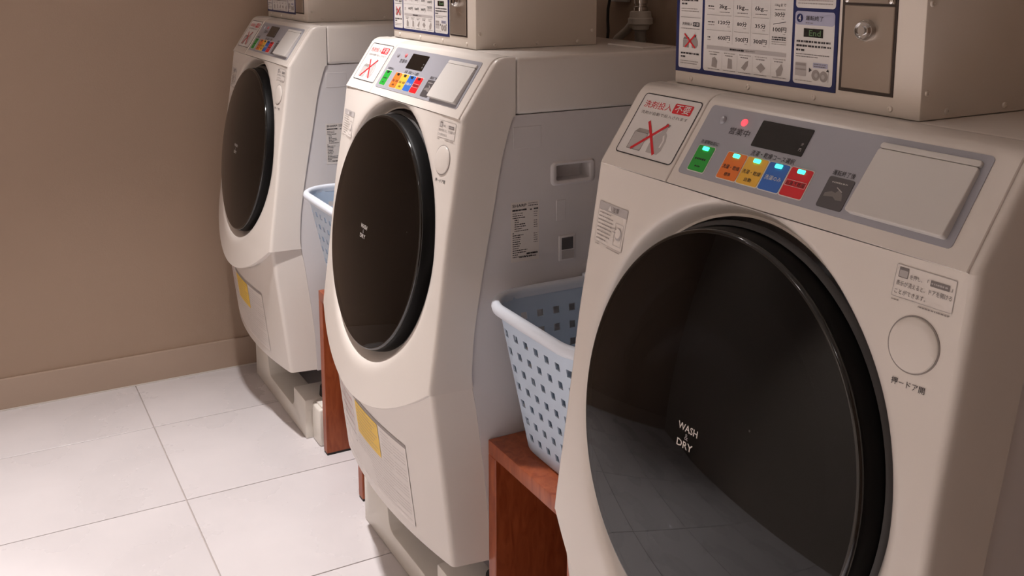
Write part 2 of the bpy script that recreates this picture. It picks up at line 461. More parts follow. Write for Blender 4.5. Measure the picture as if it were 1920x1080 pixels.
        rr_b = rr_[-1]; lp.grid([rr_b, [(CX + sgn * .2, -.42, -.505) for _ in rr_b]])
    bot = r[-1]
    lp.grid([bot, [(p[0], p[1] + .004, -.505) for p in bot], [(p[0], -.41, -.505) for p in bot]])
    add('lower_panel', lp, 'white_plastic', smooth=40, weld=True, recalc=True)
    # --- fascia and drawer front: thin plates on the control head
    def plate(name, s0, s1, hh, t1=.1093):
        out = [pan(0, t, hh)[1:] for t in (t1, .0)]
        out = [pan(0, t1, hh)[1:], pan(0, .06, hh)[1:], pan(0, .005, hh)[1:], (-.3953 - hh * .7, .4258 + hh * .6), (-.3905, .4300 + hh * .7), (-.3850, .4330 + hh * .8), (-.3770, .4348 + hh), (-.3640, .4350 + hh * .6)]
        inn = [pan(0, t1, -.0045)[1:], pan(0, .06, -.0045)[1:], pan(0, .005, -.0045)[1:], (-.392, .4235), (-.388, .4275), (-.384, .4305), (-.377, .4325), (-.364, .4325)]
        poly = out + inn[::-1]
        b = B(); bm = bmesh.new()
        xs = [s0, s0 + .0009, s1 - .0009, s1]; ins = [.0009, 0, 0, .0009]
        for k, (xx, q) in enumerate(zip(xs, ins)):
            pass
        n = len(poly); ring = []
        for xx, q in zip(xs, ins):
            vs = []
            for i, (y, z) in enumerate(poly):
                if q and i < len(out): y, z = y + PN.y * -q, z + PN.z * -q
                vs.append(bm.verts.new((xx, y, z)))
            ring.append(vs)
        for a, c in zip(ring[:-1], ring[1:]):
            for i in range(n): bm.faces.new((a[i], a[(i + 1) % n], c[(i + 1) % n], c[i]))
        bm.faces.new(ring[0][::-1]); bm.faces.new(ring[-1])
        bmesh.ops.recalc_face_normals(bm, faces=bm.faces)
        b.frombm(bm)
        return add(name, b, 'white_plastic', smooth=40)
    fascia = plate('control_fascia', .0762, .4985, 0.0)
    drawer = plate('drawer_front', -.0655, .0738, 0.0)
    up = lambda s, t, h=0.0: pan(s, -t, h)                  # print coordinates: t upwards
    # no-detergent sign on the drawer
    p = Print(up); h0 = .0004
    p.rr(-.0500, -.0890, .0695, .0012, .006, 'paper', h0)
    p.ring(-.0500, -.0890, .0695, .0012, .006, .0016, 'ink', h0 + .0002)
    p.text('洗剤投入', -.0412, .0172, -.0196, -.0092, 'red_ink', h0 + .0002)
    p.rr(.0200, -.0210, .0568, -.0066, .0022, 'red_ink', h0 + .0002)
    p.text('不要', .0235, .0535, -.0194, -.0082, 'paper', h0 + .0004)
    p.text('洗剤が自動で投入されます', -.0395, .0570, -.0290, -.0243, 'ink_grey', h0 + .0002)
    p.poly([(-.0300, -.0800), (-.0020, -.0800), (-.0020, -.0560), (-.0300, -.0560)], 'ink_light', h0 + .0002)
    p.poly([(-.0300, -.0548), (-.0250, -.0500), (.0040, -.0500), (-.0020, -.0548)], 'ink_mid', h0 + .0002)
    p.ring(-.0306, -.0806, -.0014, -.0550, .0008, .0008, 'ink_grey', h0 + .0003)
    p.poly([(.0110, -.0800), (.0340, -.0800), (.0385, -.0740), (.0385, -.0600), (.0350, -.0520), (.0300, -.0480), (.0300, -.0420), (.0220, -.0400), (.0215, -.0480), (.0120, -.0560), (.0095, -.0680)], 'ink_light', h0 + .0002)
    p.poly([(.0225, -.0400), (.0310, -.0415), (.0325, -.0375), (.0235, -.0360)], 'ink_grey', h0 + .0003)
    p.poly([(.0300, -.0520), (.0345, -.0590), (.0340, -.0700), (.0310, -.0700), (.0318, -.0600), (.0280, -.0540)], 'paper', h0 + .0003)
    p.line(-.0125, -.0380, .0280, -.0810, .0042, 'red_ink', h0 + .0005)
    p.line(.0285, -.0375, -.0215, -.0800, .0042, 'red_ink', h0 + .0006)
    add('warning_sign', p, None, drawer, smooth=None)
    # grey overlay sheet
    gs = B().prism(rrect(.0872, -.0935, .4745, .0008, .005), lambda a, c, d: up(a, c, d), .0001, .0009)
    sheet = add('control_sheet', gs, 'panel_grey', fascia, smooth=None)
    H1 = .0012
    dp = B().prism(rrect(.1815, -.0404, .2606, -.0073, .0015), lambda a, c, d: up(a, c, d), .0005, .0016)
    add('display_window', dp, 'black_gloss', fascia, smooth=None)
    keys = [('key_green', .1012, .1310), ('key_orange', .1537, .1868), ('key_yellow', .1876, .2214), ('key_blue', .2226, .2545), ('key_red', .2560, .2884)]
    for k, (c, a, b_) in enumerate(keys):
        kb = B(); kb.prism(rrect(a - .0006, -.0878, b_ + .0006, -.0524, .0026), lambda q, w, d: up(q, w, d), .0005, .0013, m='key_border')
        kb.prism(rrect(a + .0005, -.0868, b_ - .0005, -.0534, .0022), lambda q, w, d: up(q, w, d), .0008, .0018, m=c)
        add('course_key', kb, None, fascia, smooth=None)
    kb = B().prism(rrect(.3100, -.0880, .3435, -.0530, .0026), lambda q, w, d: up(q, w, d), .0005, .0016)
    add('unlock_key', kb, 'key_dark', fascia, smooth=None)
    for c, a, b_ in keys:
        cx = (a + b_) / 2
        lb = B().prism(rrect(cx - .0050, -.0592, cx + .0050, -.0546, .0010), lambda q, w, d: up(q, w, d), .0012, .0028)
        add('course_lamp', lb, 'led_off', fascia, smooth=None)
    lam = B(); lam.lathe([(.0046, .0), (.0046, .0016), (.0040, .0024), (.0024, .0034), (.0002, .0037)], lambda r, a, d: up(.1540 + r * math.cos(a), -.0145 + r * math.sin(a), d), 20)
    add('service_lamp', lam, 'lamp_red_off', fascia)
    lam = B(); lam.lathe([(.0056, .0005), (.0052, .0020), (.0036, .0036), (.0002, .0042)], lambda r, a, d: up(.1175 + r * math.cos(a), -.0165 + r * math.sin(a), d), 20)
    add('remote_sensor', lam, 'grey_plastic', fascia)
    H2 = .0021
    for body, x0, x1, z0, z1, c, hh in (('営業中', .1368, .1712, -.0318, -.0228, 'ink', H1), ('洗濯開始前に', .1000, .1325, -.0506, -.0456, 'ink', H1),
            ('洗濯・乾燥コース選択', .1880, .2560, -.0512, -.0446, 'ink', H1), ('運転終了後', .3108, .3405, -.0512, -.0452, 'ink', H1),
            ('洗濯・乾燥', .1565, .1845, -.0742, -.0690, 'ink', H2), ('標準', .1650, .1755, -.0830, -.0785, 'ink', H2), ('洗濯・乾燥', .1900, .2190, -.0742, -.0690, 'ink', H2),
            ('自動', .1990, .2100, -.0832, -.0784, 'ink', H2), ('洗濯のみ', .2262, .2510, -.0745, -.0688, 'key_border', H2), ('お急ぎ乾燥', .2590, .2856, -.0742, -.0690, 'ink', H2 + .0001),
            ('分', .2528, .2562, -.0282, -.0246, 'ink_light', .0019), ('円', .2528, .2562, -.0348, -.0312, 'ink_light', .0019)):
        add('lettering', Print(up).text(body, x0, x1, z0, z1, c, hh), None, fascia, smooth=None)
    add('lettering', Print(up).dashes(.1060, .1270, -.0710, .0032, 'ink', H2), None, fascia, smooth=None)
    add('lettering', Print(up).dashes(.1120, .1210, -.0805, .0028, 'ink', H2), None, fascia, smooth=None)
    add('legend_frame', Print(up).ring(.2578, -.0752, .2868, -.0680, .0008, .0004, 'key_border', H2), None, fascia, smooth=None)
    p = Print(up)
    p.dashes(.3165, .3370, -.0590, .0022, 'ink_light', .0019)
    p.poly([(.3140, -.0720), (.3215, -.0690), (.3270, -.0700), (.3300, -.0660), (.3360, -.0700), (.3390, -.0770), (.3310, -.0775), (.3260, -.0745), (.3140, -.0760)], 'ink_grey', .0019)
    p.line(.3260, -.0640, .3345, -.0680, .0010, 'ink_light', .0020)
    add('pictogram', p, None, fascia, smooth=None)
    # lid with hinge strip
    lid = B()
    def wedge(s0, s1, t0, t1, h0_, h1_, m=None):
        def f(a, c, d):
            k = (t0 - c) / (t0 - t1); return up(a, c, d * (h0_ + (h1_ - h0_) * k))
        lid.prism(rrect(s0, t1, s1, t0, .0030), lambda a, c, d: f(a, c, d), .0005, 1.0, .0010, 2)
    wedge(.3530, .4665, -.0068, -.0136, .0044, .0050); wedge(.3530, .4665, -.0140, -.0868, .0050, .0092)
    add('operation_lid', lid, 'lid_grey', fascia, smooth=None)
    # --- door
    dr = B(); dr.lathe([(.2290, -.0330), (.2285, -.0180), (.2270, -.0080), (.2250, -.0030), (.2225, -.0012)], lambda r, a, h: dpt(r, a, h, 1.0, 1.018), 128)
    door = add('door', dr, 'rubber_black')
    prof = [(.2215, .0010)] + [(r, .0010 + .0170 * (1 - (r / .2212) ** 2)) for r in (.2150, .2050, .19, .17, .15, .125, .10, .075, .05, .025, .001)]
    dg_ = B().lathe(prof, lambda r, a, h: dpt(r, a, h, 1.0, 1.018), 128)
    add('door_glass', dg_, 'glass_black', door, smooth=60)
    rm = B().lathe([(.2212 + .0042 * math.cos(math.radians(q)), -.0030 + .0042 * math.sin(math.radians(q))) for q in range(-60, 121, 12)], lambda r, a, h: dpt(r, a, h, 1.0, 1.018), 128)
    add('door_rim', rm, 'black_gloss', door, smooth=60)
    bw = B().lathe([(.2225, -.004), (.180, -.006), (.172, -.010)] + [(.170 * math.cos(math.radians(q)), -.012 - .062 * math.sin(math.radians(q))) for q in (4, 12, 22, 34, 46, 58, 70, 82, 89.5)], lambda r, a, h: dpt(r, a, h, 1.0, 1.018), 96)
    add('door_bowl', bw, 'bowl_dark', door, smooth=30)
    gk = B().lathe([(.2360, -.0335), (.2330, -.0285), (.2300, -.0275), (.2270, -.0330)], lambda r, a, h: dpt(r, a, h, 1.0, 1.02), 96)
    add('door_gasket', gk, 'rubber_grey', door, smooth=60)
    dm = lambda s, t, h=0.0: dpt(math.hypot(s, t), math.atan2(t, s), .0010 + .0170 * (1 - (s * s + t * t) / .2212 ** 2) + .0004 + h)
    p = Print(dm)
    for body, x0, x1, z0, z1, c in (('WASH', -.0165, .0165, .0045, .0125, 'silver_print'), ('&', -.0035, .0025, -.0045, .0025, 'ink_grey'), ('DRY', -.0150, .0120, -.0145, -.0065, 'silver_print')):
        add('lettering', Print(dm).text(body, x0, x1, z0, z1, c), None, door, smooth=None)
    # --- door push button
    bn = lambda r, a, h: (.4588 + r * math.cos(a), y_up(.4588 + r * math.cos(a), .2555 + r * math.sin(a)) - h, .2555 + r * math.sin(a))
    bt = B(); bt.lathe([(.0262, -.002), (.0262, .0006), (.0257, .0011), (.0250, .0008)], bn, 48, m='ink_mid')
    bt.lathe([(.0250, -.001), (.0248, .0012), (.0238, .0022), (.018, .0030), (.010, .0036), (.0003, .0038)], bn, 48, m='white_plastic')
    button = add('door_button', bt, None)
    fm = lambda s, z, h=0.0: (s, y_up(s, z) - .0005 - h, z)
    p = Print(fm); p.text('押－ドア開', .4435, .4775, .2160, .2225, 'ink'); add('lettering', p, None, button, smooth=None)
    # --- small labels on the front
    p = Print(fm)
    p.rect(-.0575, .2285, .0125, .2825, 'sticker'); p.rect(-.0575, .2715, .0125, .2825, 'ink_light', .0002)
    p.text('注意', -.0235, -.0085, .2735, .2803, 'ink_grey', .0004)
    p.poly([(-.0345, .2735), (-.0255, .2735), (-.0300, .2805)], 'paper', .0004)
    p.ring(-.0575, .2285, .0125, .2720, .0010, .0005, 'ink_light', .0003)
    for i, (a, b_) in enumerate(((-.054, -.024), (-.055, -.019), (-.055, -.018), (-.054, -.017), (-.055, -.018), (-.055, -.019), (-.054, -.021), (-.054, -.030))):
        p.dashes(a, b_, .2680 - i * .0049, .0019, 'ink_mid', .0003)
    p.ring(-.0110, .2335, .0085, .2625, .0010, .0007, 'ink_light', .0003)
    p.disc(-.0015, .2490, .0080, 'ink_light', .0003); p.disc(-.0030, .2500, .0064, 'sticker', .0004)
    p.dashes(-.0150, -.0060, .2545, .0016, 'ink_mid', .0005); p.dashes(-.0150, -.0070, .2500, .0016, 'ink_mid', .0005)
    p.dashes(-.0550, -.0450, .2262, .0016, 'ink_mid', .0003); p.dashes(-.0250, .0080, .2262, .0016, 'ink_mid', .0003)
    add('caution_label', p, None, root, smooth=None)
    p = Print(fm)
    p.rr(.4265, .2925, .4895, .3218, .0014, 'sticker'); p.ring(.4265, .2925, .4895, .3218, .0014, .0005, 'ink_light', .0002)
    p.rect(.4300, .3105, .4400, .3198, 'ink_light', .0002); p.ring(.4300, .3105, .4400, .3198, .0006, .0006, 'ink_grey', .0003); p.rect(.4300, .3172, .4400, .3198, 'ink_grey', .0003)
    p.text('を押し、「', .4422, .4620, .3112, .3155, 'ink_grey', .0003)
    p.rr(.4640, .3106, .4838, .3160, .0006, 'ink_grey', .0003); p.dashes(.4650, .4830, .3133, .0022, 'ink_light', .0004); p.text('」', .4848, .4866, .3112, .3140, 'ink_grey', .0003)
    p.text('表示が消えると、ドアを開ける', .4292, .4872, .3030, .3078, 'ink_grey', .0003)
    p.text('ことができます。', .4292, .4620, .2955, .3000, 'ink_grey', .0003)
    p.dashes(.4275, .4360, .2898, .0016, 'ink_mid', .0002); p.dashes(.4560, .4870, .2898, .0018, 'ink_mid', .0002)
    add('door_label', p, None, root, smooth=None)
    # --- care sticker on the lower panel, following its curve
    lm = lambda s, z, h=0.0: (s, y_lo(s, z) + .0035 - .0006 - h, z)
    def patch(pp, x0, z0, x1, z1, m, h=0.0, nx=10, nz=4):
        rows_ = [[lm(x0 + (x1 - x0) * i / nx, z0 + (z1 - z0) * j / nz, h) for i in range(nx + 1)] for j in range(nz + 1)]
        pp.grid(rows_, m)
    p = Print(lm)
    patch(p, -.030, -.478, .376, -.304, 'sticker', 0, 24, 10)
    patch(p, .100, -.3120, .376, -.3045, 'ink_mid', .0003, 14, 1)
    patch(p, -.026, -.315, .070, -.308, 'pale_red', .0003, 6, 1)
    for i in range(22):
        z = -.3215 - i * .0070
        x0 = .262 if z > -.388 else (.100 if z > -.42 else .120 + .004 * i)
        segs = [(x0, min(x0 + .052, .370)), (x0 + .056, .368)] if i % 5 else [(x0, .30)]
        for a, b_ in segs:
            x = a
            while x < b_ - .004:
                p.dashes(x, min(x + .03, b_), z, .0012, 'ink_light' if i % 4 else 'ink_mid', .0003); x += .0315
    for k in range(5):
        p.dashes(-.020, .08, -.330 - k * .020, .0030, 'pale_red' if k < 3 else 'ink_light', .0003)
        p.line(-.012 + k * .016, -.335, .004 + k * .016, -.392, .0016, 'pale_red' if k % 2 else 'ink_light', .0004)
    p.ring(-.022, -.400, .082, -.326, .003, .0010, 'pale_red', .0003)
    p.line(-.028, -.432, .085, -.424, .0016, 'ink_mid', .0004)
    p.line(.3765, -.478, .3765, -.304, .0008, 'ink_light', .0004)
    st = add('care_sticker', p, None, root, smooth=None)
    p = Print(lm); patch(p, .112, -.387, .250, -.3135, 'yellow_note', .0007, 10, 4)
    for k in range(8): p.dashes(.120, .242 - (k % 3) * .012, -.322 - k * .0082, .0018, 'ink_mid', .0010)
    add('yellow_note', p, None, st, smooth=None)
    # --- right flank details
    sm = lambda s, z, h=0.0: (.5085 + .0004 + h, s, z)
    hf = B()
    a = rrect(-.280, .197, -.184, .241, .010, 5); c = rrect(-.2685, .2055, -.1955, .2345, .003, 5)
    n = len(a)
    for i in range(n):
        j = (i + 1) % n
        P_ = lambda q, h: (.5085 + h, q[0], q[1])
        mid = [((a[k][0] * .6 + c[k][0] * .4), (a[k][1] * .6 + c[k][1] * .4)) for k in (i, j)]
        hf.add([P_(a[i], 0), P_(a[j], 0), P_(mid[1], .003), P_(mid[0], .003), P_(c[j], .0015), P_(c[i], .0015), P_(c[j], -.01), P_(c[i], -.01)], [(0, 1, 2, 3), (3, 2, 4, 5), (5, 4, 6, 7)])
    grip = add('side_grip', hf, 'steel_white', smooth=50, weld=True)
    eb = B().box(.5065, .50915, -.357, -.300, .272, .311, .0005, 1); add('embossed_pad', eb, 'steel_white')
    eb = B().box(.5065, .5094, -.268, -.248, .131, .170, .0007, 1); add('embossed_pad', eb, 'steel_white')
    wb = B().box(.5070, .5108, -.262, -.227, .054, .1025, .0014, 2, m='steel_white'); wb.box(.509, .5112, -.257, -.232, .0755, .0985, .0005, 1, m='recess_dark'); wb.box(.509, .5112, -.257, -.230, .0575, .0745, .0005, 1, m='ink_light')
    add('inspection_window', wb, None)
    p = Print(sm)
    p.rect(-.362, .066, -.304, .1755, 'sticker')
    p.text('SHARP', -.3590, -.3300, .1665, .1718, 'ink', .0003)
    p.dashes(-.3260, -.307, .1715, .0022, 'ink_grey', .0003); p.dashes(-.3260, -.306, .1675, .0024, 'ink', .0003)
    p.dashes(-.359, -.329, .1610, .0040, 'ink', .0003, .08); p.dashes(-.323, -.319, .1600, .0030, 'ink', .0003); p.dashes(-.315, -.306, .1605, .0034, 'ink', .0003, .08)
    for i in range(21):
        z = .1550 - i * .0040
        L_ = [.022, .020, .026, .012, .014, .026, .027, .019, .032, .004, .022, .018, .016, .016, .018, .014, .012, .030, .028, .012, .040][i]
        p.dashes(-.3585 + (.004 if 2 < i < 9 else 0), -.3585 + L_, z, .0023, 'ink' if i % 4 else 'ink_grey', .0003)
        if i in (0, 1, 2, 4, 5, 6, 7, 10, 11, 12, 13, 14): p.dashes(-.315, -.307, z, .0020, 'ink_grey', .0003)
    p.dashes(-.330, -.307, .0790, .0042, 'ink', .0003, .1); p.dashes(-.345, -.310, .0735, .0024, 'ink', .0003)
    add('rating_label', p, None, root, smooth=None)
    # --- feet
    for x in (-.02, .45):
        for y in (-.355, -.02):
            ft = B().lathe([(.020, -.500), (.020, -.575), (.028, -.580), (.030, -.606)], lambda r, a, h, x=x, y=y: (x + r * math.cos(a), y + r * math.sin(a), h), 20, cap=True)
            add('foot', ft, 'rubber_dark')
    return root

# ------------------------------------------------------------------ coin box
BORG = (.148, -.214, .434 + ZF)
def make_coin_box():
    root = empty('coin_box', BORG, '', 'coin box', 'coin boxes on the washer-dryers')
    def add(name, b, mats=None, parent=None, smooth=35, **k): return b.build(name, mats, parent or root, BORG, smooth=smooth, **k)
    TOP = .775
    b = B().box(-.0530, .3495, -.3485, -.0793, .4345, TOP, .0022, 2)
    add('case', b, 'cream_metal')
    fr = lambda s, z, h=0.0: (s, -.3485 - .0004 - h, z)
    bd = B().box(-.0507, .2353, -.3500, -.3470, .4513, .735, .0004, 1)
    board = add('price_board', bd, 'blue_ink')
    p = Print(fr); p.fn = lambda s, z, h=0.0: (s, -.3502 - h, z)
    p.rr(-.0440, .4565, .0030, .7300, .0035, 'paper'); p.rr(.0075, .4568, .1660, .7300, .0040, 'paper')
    p.rr(.1702, .4570, .2308, .5400, .0040, 'paper'); p.rr(.1702, .5438, .2308, .6300, .0040, 'paper'); p.rr(.1702, .6340, .2308, .7300, .0040, 'paper')
    H = .0003
    # left column
    for z, w in ((.5460, .036), (.5415, .012)): p.dashes(-.0395, -.0395 + w, z, .0030, 'ink', H)
    for z, w in ((.5350, .034), (.5318, .036)): p.dashes(-.0400, -.0400 + w, z, .0015, 'ink_mid', H)
    p.line(-.0410, .5237, .0004, .5237, .0005, 'ink_grey', H)
    p.text('洗剤投入', -.0378, -.0165, .5130, .5170, 'ink', H)
    p.rr(-.0150, .5122, -.0018, .5178, .0008, 'ink', H); p.text('不要', -.0138, -.0030, .5131, .5169, 'paper', 2 * H)
    p.dashes(-.0405, -.0015, .5090, .0012, 'ink_grey', H)
    p.rect(-.0350, .4838, -.0225, .4940, 'ink_mid', H); p.poly([(-.0350, .4945), (-.0330, .4975), (-.0225, .4975), (-.0225, .4945)], 'ink_grey', H)
    p.poly([(-.0165, .4838), (-.0075, .4838), (-.0040, .4880), (-.0045, .4935), (-.0080, .4985), (-.0120, .4990), (-.0175, .4930)], 'ink_mid', H)
    p.poly([(-.0120, .4985), (-.0085, .4980), (-.0075, .5010), (-.0110, .5020)], 'ink', H)
    p.line(-.0320, .5020, -.0095, .4840, .0022, 'red_ink', 2 * H); p.line(-.0095, .5015, -.0305, .4842, .0022, 'red_ink', 2.4 * H)
    p.dashes(-.0390, -.0010, .4762, .0030, 'ink', H); p.dashes(-.0390, -.0275, .4717, .0030, 'ink', H)
    p.dashes(-.0395, -.0020, .4660, .0014, 'ink_mid', H); p.dashes(-.0395, -.0050, .4630, .0014, 'ink_mid', H)
    # middle column: price table
    for body, x0, x1, z in (('3kg', .0365, .0512, .5362), ('1kg', .0700, .0835, .5362), ('6kg', .1023, .1170, .5362)):
        p.text(body, x0, x1, z, z + .0066, 'ink', H); p.dashes(x1 + .0008, x1 + .0070, z + .0018, .0014, 'ink_grey', H); p.dashes(x0 + .001, x1 + .006, z - .0030, .0013, 'ink_grey', H)
    p.text('10kgまで', .1362, .1545, .5432, .5474, 'ink_grey', H); p.dashes(.1362, .1545, .5402, .0012, 'ink_grey', H)
    for body, x0, x1, z in (('30分', .1362, .1535, .5316), ('120分', .0356, .0582, .5174), ('80分', .0709, .0884, .5168), ('35分', .1032, .1217, .5162), ('100円', .1344, .1564, .5138), ('600円', .0353, .0584, .4978), ('500円', .0685, .0912, .4976), ('300円', .1013, .1242, .4974)):
        p.text(body, x0, x1, z, z + .0058, 'ink', H); p.dashes(x1 - .0055, x1 - .0008, z - .0022, .0010, 'ink_mid', H)
    p.line(.1345, .5228, .1555, .5262, .0006, 'ink', H)
    for z, k in ((.5400, 'ink'), (.5365, 'ink_mid'), (.5200, 'ink'), (.5165, 'ink_mid')): p.dashes(.0150, .0275, z, .0022 if k == 'ink' else .0013, k, H)
    p.dashes(.0150, .0220, .5005, .0022, 'ink', H); p.dashes(.0150, .0220, .4972, .0013, 'ink_mid', H)
    for x in (.0630, .0958, .1288): p.line(x, .4935, x, .6200, .0004, 'ink_light', H)
    for z in (.5290, .5098):
        for a, c in ((.0130, .0600), (.0655, .0930), (.0990, .1270)): p.line(a, z, c, z, .0004, 'ink_mid', H)
    for i, z in enumerate((.5075, .5050, .5020, .4995)): p.dashes(.1330, .1570, z, .0020 if i < 2 else .0012, 'ink' if i < 2 else 'ink_mid', H)
    p.rect(.0140, .4850, .1580, .4898, 'ink_light', H); p.dashes(.0590, .0860, .4874, .0028, 'ink', 2 * H, .1); p.dashes(.0880, .1050, .4874, .0014, 'ink_grey', 2 * H)
    icons = {0: [(-.005, -.006), (.005, -.007), (.006, .002), (.001, .007), (-.004, .005)], 1: [(-.004, -.006), (.005, -.006), (.004, .006), (-.003, .007)], 2: [(-.007, -.003), (.000, -.006), (.005, .000), (.006, .007), (.001, .005)], 3: [(-.008, .000), (.000, -.006), (.008, .000), (.000, .006)], 4: [(-.004, -.008), (.003, -.006), (.006, .002), (.003, .008), (-.003, .002), (-.006, -.001)]}
    for k, x in enumerate((.0295, .0592, .0878, .1160, .1478)):
        p.poly([(x + a, .4690 + c) for a, c in icons[k]], 'ink_mid', H)
        p.dashes(x - .011, x + .010, .4818, .0014, 'ink_mid', H); p.dashes(x - .009, x + .006, .4788, .0018, 'ink_grey', H)
        p.dashes(x - .012, x + .011, .4600, .0012, 'ink_grey', H)
        if k: p.line(x - .0148, .4610, x - .0148, .4820, .0003, 'ink_light', H)
    # right column
    p.poly(rrect(.1702, .5246, .2308, .5400, .0040), 'header_blue', H)
    p.disc(.1777, .5322, .0050, 'blue_ink', 2 * H); p.text('4', .1758, .1796, .5290, .5354, 'paper', 3 * H)
    p.text('運転終了', .1868, .2140, .5298, .5352, 'ink', 2 * H); p.dashes(.1872, .1990, .5270, .0014, 'ink_grey', 2 * H)
    p.rect(.1845, .5110, .2142, .5208, 'black_gloss', H)
    p.text('End', .1930, .2110, .5126, .5192, 'display_green', 2 * H)
    for i, (z, w) in enumerate(((.5058, .052), (.5008, .053), (.4958, .014))): p.dashes(.1738, .1738 + w, z, .0030, 'ink', H)
    p.dashes(.1738, .2250, .4912, .0014, 'ink_grey', H); p.dashes(.1738, .2080, .4885, .0014, 'ink_grey', H)
    p.rr(.1734, .4660, .1910, .4815, .0010, 'ink_light', H); p.rect(.1742, .4780, .1902, .4806, 'ink_mid', 2 * H); p.rect(.1742, .4728, .1902, .4745, 'ink_mid', 2 * H)
    p.poly([(.1952, .4765), (.1952, .4710), (.1998, .4738)], 'ink', H)
    p.rr(.2012, .4770, .2236, .4826, .0008, 'header_blue', H); p.dashes(.2035, .2210, .4810, .0014, 'ink_grey', 2 * H); p.dashes(.2030, .2215, .4786, .0014, 'ink_grey', 2 * H)
    p.disc(.2058, .4685, .0062, 'ink_mid', H); p.disc(.2180, .4680, .0062, 'ink_mid', H); p.disc(.2070, .4685, .0026, 'ink_light', 2 * H); p.disc(.2175, .4675, .0026, 'ink_light', 2 * H)
    p.line(.2250, .4620, .2250, .4740, .0005, 'ink_mid', H); p.poly([(.2215, .4740), (.2260, .4738), (.2240, .4770)], 'ink', H)
    p.dashes(.1738, .2005, .4608, .0013, 'ink_mid', H)
    p.dashes(.1738, .2270, .5525, .0014, 'ink_mid', H); p.dashes(.1738, .2270, .5490, .0014, 'ink_mid', H)
    add('lettering', p, None, board, smooth=None)
    # metal cash door in a dark frame
    fb = B().box(.2398, .3145, -.3498, -.3470, .4553, .6400, .0004, 1)
    frame = add('door_frame', fb, 'frame_dark')
    cd = B().box(.2443, .3118, -.3512, -.3480, .4590, .5495, .0008, 1); cd_o = add('cash_door', cd, 'steel_plate')
    up_ = B().box(.2443, .3118, -.3520, -.3480, .5520, .6360, .0010, 1); up_o = add('slot_plate', up_, 'steel_plate')
    for x in (.2485, .3075):
        s_ = B().lathe([(.0032, -.3520), (.0032, -.3532), (.0020, -.3540), (.0002, -.3542)], lambda r, a, h, x=x: (x + r * math.cos(a), h, .5555 + r * math.sin(a)), 14)
        add('bolt', s_, 'chrome', up_o)
    lk = lambda r, a, h: (.2775 + r * math.cos(a), h, .5235 + r * math.sin(a))
    l_ = B().lathe([(.0118, -.3505), (.0118, -.3545), (.0105, -.3590), (.0092, -.3610), (.0086, -.3610), (.0084, -.3585), (.0050, -.3585), (.0048, -.3605), (.0002, -.3605)], lk, 32)
    add('lock', l_, 'chrome', cd_o, smooth=30)
    # screws
    pts = [(x, -.3485, .4430, 'f') for x in (-.0181, .0926, .2028, .3118)] + [(.3495, y, z, 's') for y, z in ((-.3400, .4631), (-.3085, .4425), (-.2160, .4426), (-.1240, .4426), (-.0900, .4631), (-.3410, .5540))]
    for x, y, z, k in pts:
        if k == 'f': fn = lambda r, a, h: (x + r * math.cos(a), y - h, z + r * math.sin(a))
        else: fn = lambda r, a, h: (x + h, y + r * math.cos(a), z + r * math.sin(a))
        s_ = B().lathe([(.0036, 0), (.0035, .0008), (.0028, .0016), (.0014, .0019), (.0012, .0010), (.0001, .0010)], fn, 14)
        add('screw', s_, 'cream_metal')
    return root

# ------------------------------------------------------------------ raised base under each machine
RORG = (.232, -.20, 0.0)
def make_base():
    root = empty('raised_base', RORG, '', 'appliance stand', 'raised bases under the washer-dryers')
    def add(name, b, mats=None, parent=None, smooth=35): return b.build(name, mats, parent or root, RORG, smooth=smooth)
    xl, xr, top = -.066, .462, -.606
    curve = [(.352 - .03 * (1 - math.cos(math.radians(a))), -.640 - .028 * math.sin(math.radians(a))) for a in (0, 30, 60, 90)]
    poly = [(xl, -ZF), (xr, -ZF), (xr, top), (.352, top)] + curve + [(.115, -.668)] + [(.115 - .028 * math.sin(math.radians(a)), -.640 - .028 * math.cos(math.radians(a))) for a in (30, 60, 90)] + [(.080, top), (xl, top)]
    b = B().prism(poly, lambda p, q, d: (p, d, q), -.432, -.345, .003, 2)
    add('front_beam', b, 'pan_white')
    for x0, x1 in ((xl, xl + .05), (xr - .05, xr)):
        add('side_beam', B().box(x0, x1, -.346, .02, -ZF, -.668, .003), 'pan_white')
    for x0, x1 in ((xl, .07), (.36, xr)):
        add('rear_block', B().box(x0, x1, -.08, .045, -ZF, top, .004), 'pan_white')
    cap = B().box(xr + .002, .528, -.414, -.300, -ZF, -.612, .006, 3)
    cap.box(xr + .010, .520, -.404, -.320, -.613, -.606, .003, 2)
    add('corner_cap', cap, 'pan_white')
    return root

# ------------------------------------------------------------------ wooden stand
def make_stand(x0, yf, label):
    org = (x0 + .15, yf + .17, 0)
    root = empty('wooden_stand', org, label, 'stand', 'wooden stands between the machines')
    def add(name, b, m='wood', smooth=30): return b.build(name, m, root, org, smooth=smooth)
    w, d, th, zt = .300, .36, .028, -.260
    add('top_board', B().box(x0, x0 + w, yf, yf + d, zt - th, zt, .0015, 2))
    for a in (x0, x0 + w - th):
        add('side_board', B().box(a, a + th, yf, yf + d, -ZF + .006, zt - th, .0012, 1))
        add('foot_pad', B().box(a + .001, a + th - .001, yf + .001, yf + d - .001, -ZF, -ZF + .006), 'rubber_dark', None)
    add('back_board', B().box(x0 + th, x0 + w - th, yf + d - .02, yf + d - .004, -ZF + .06, zt - th))
    return root

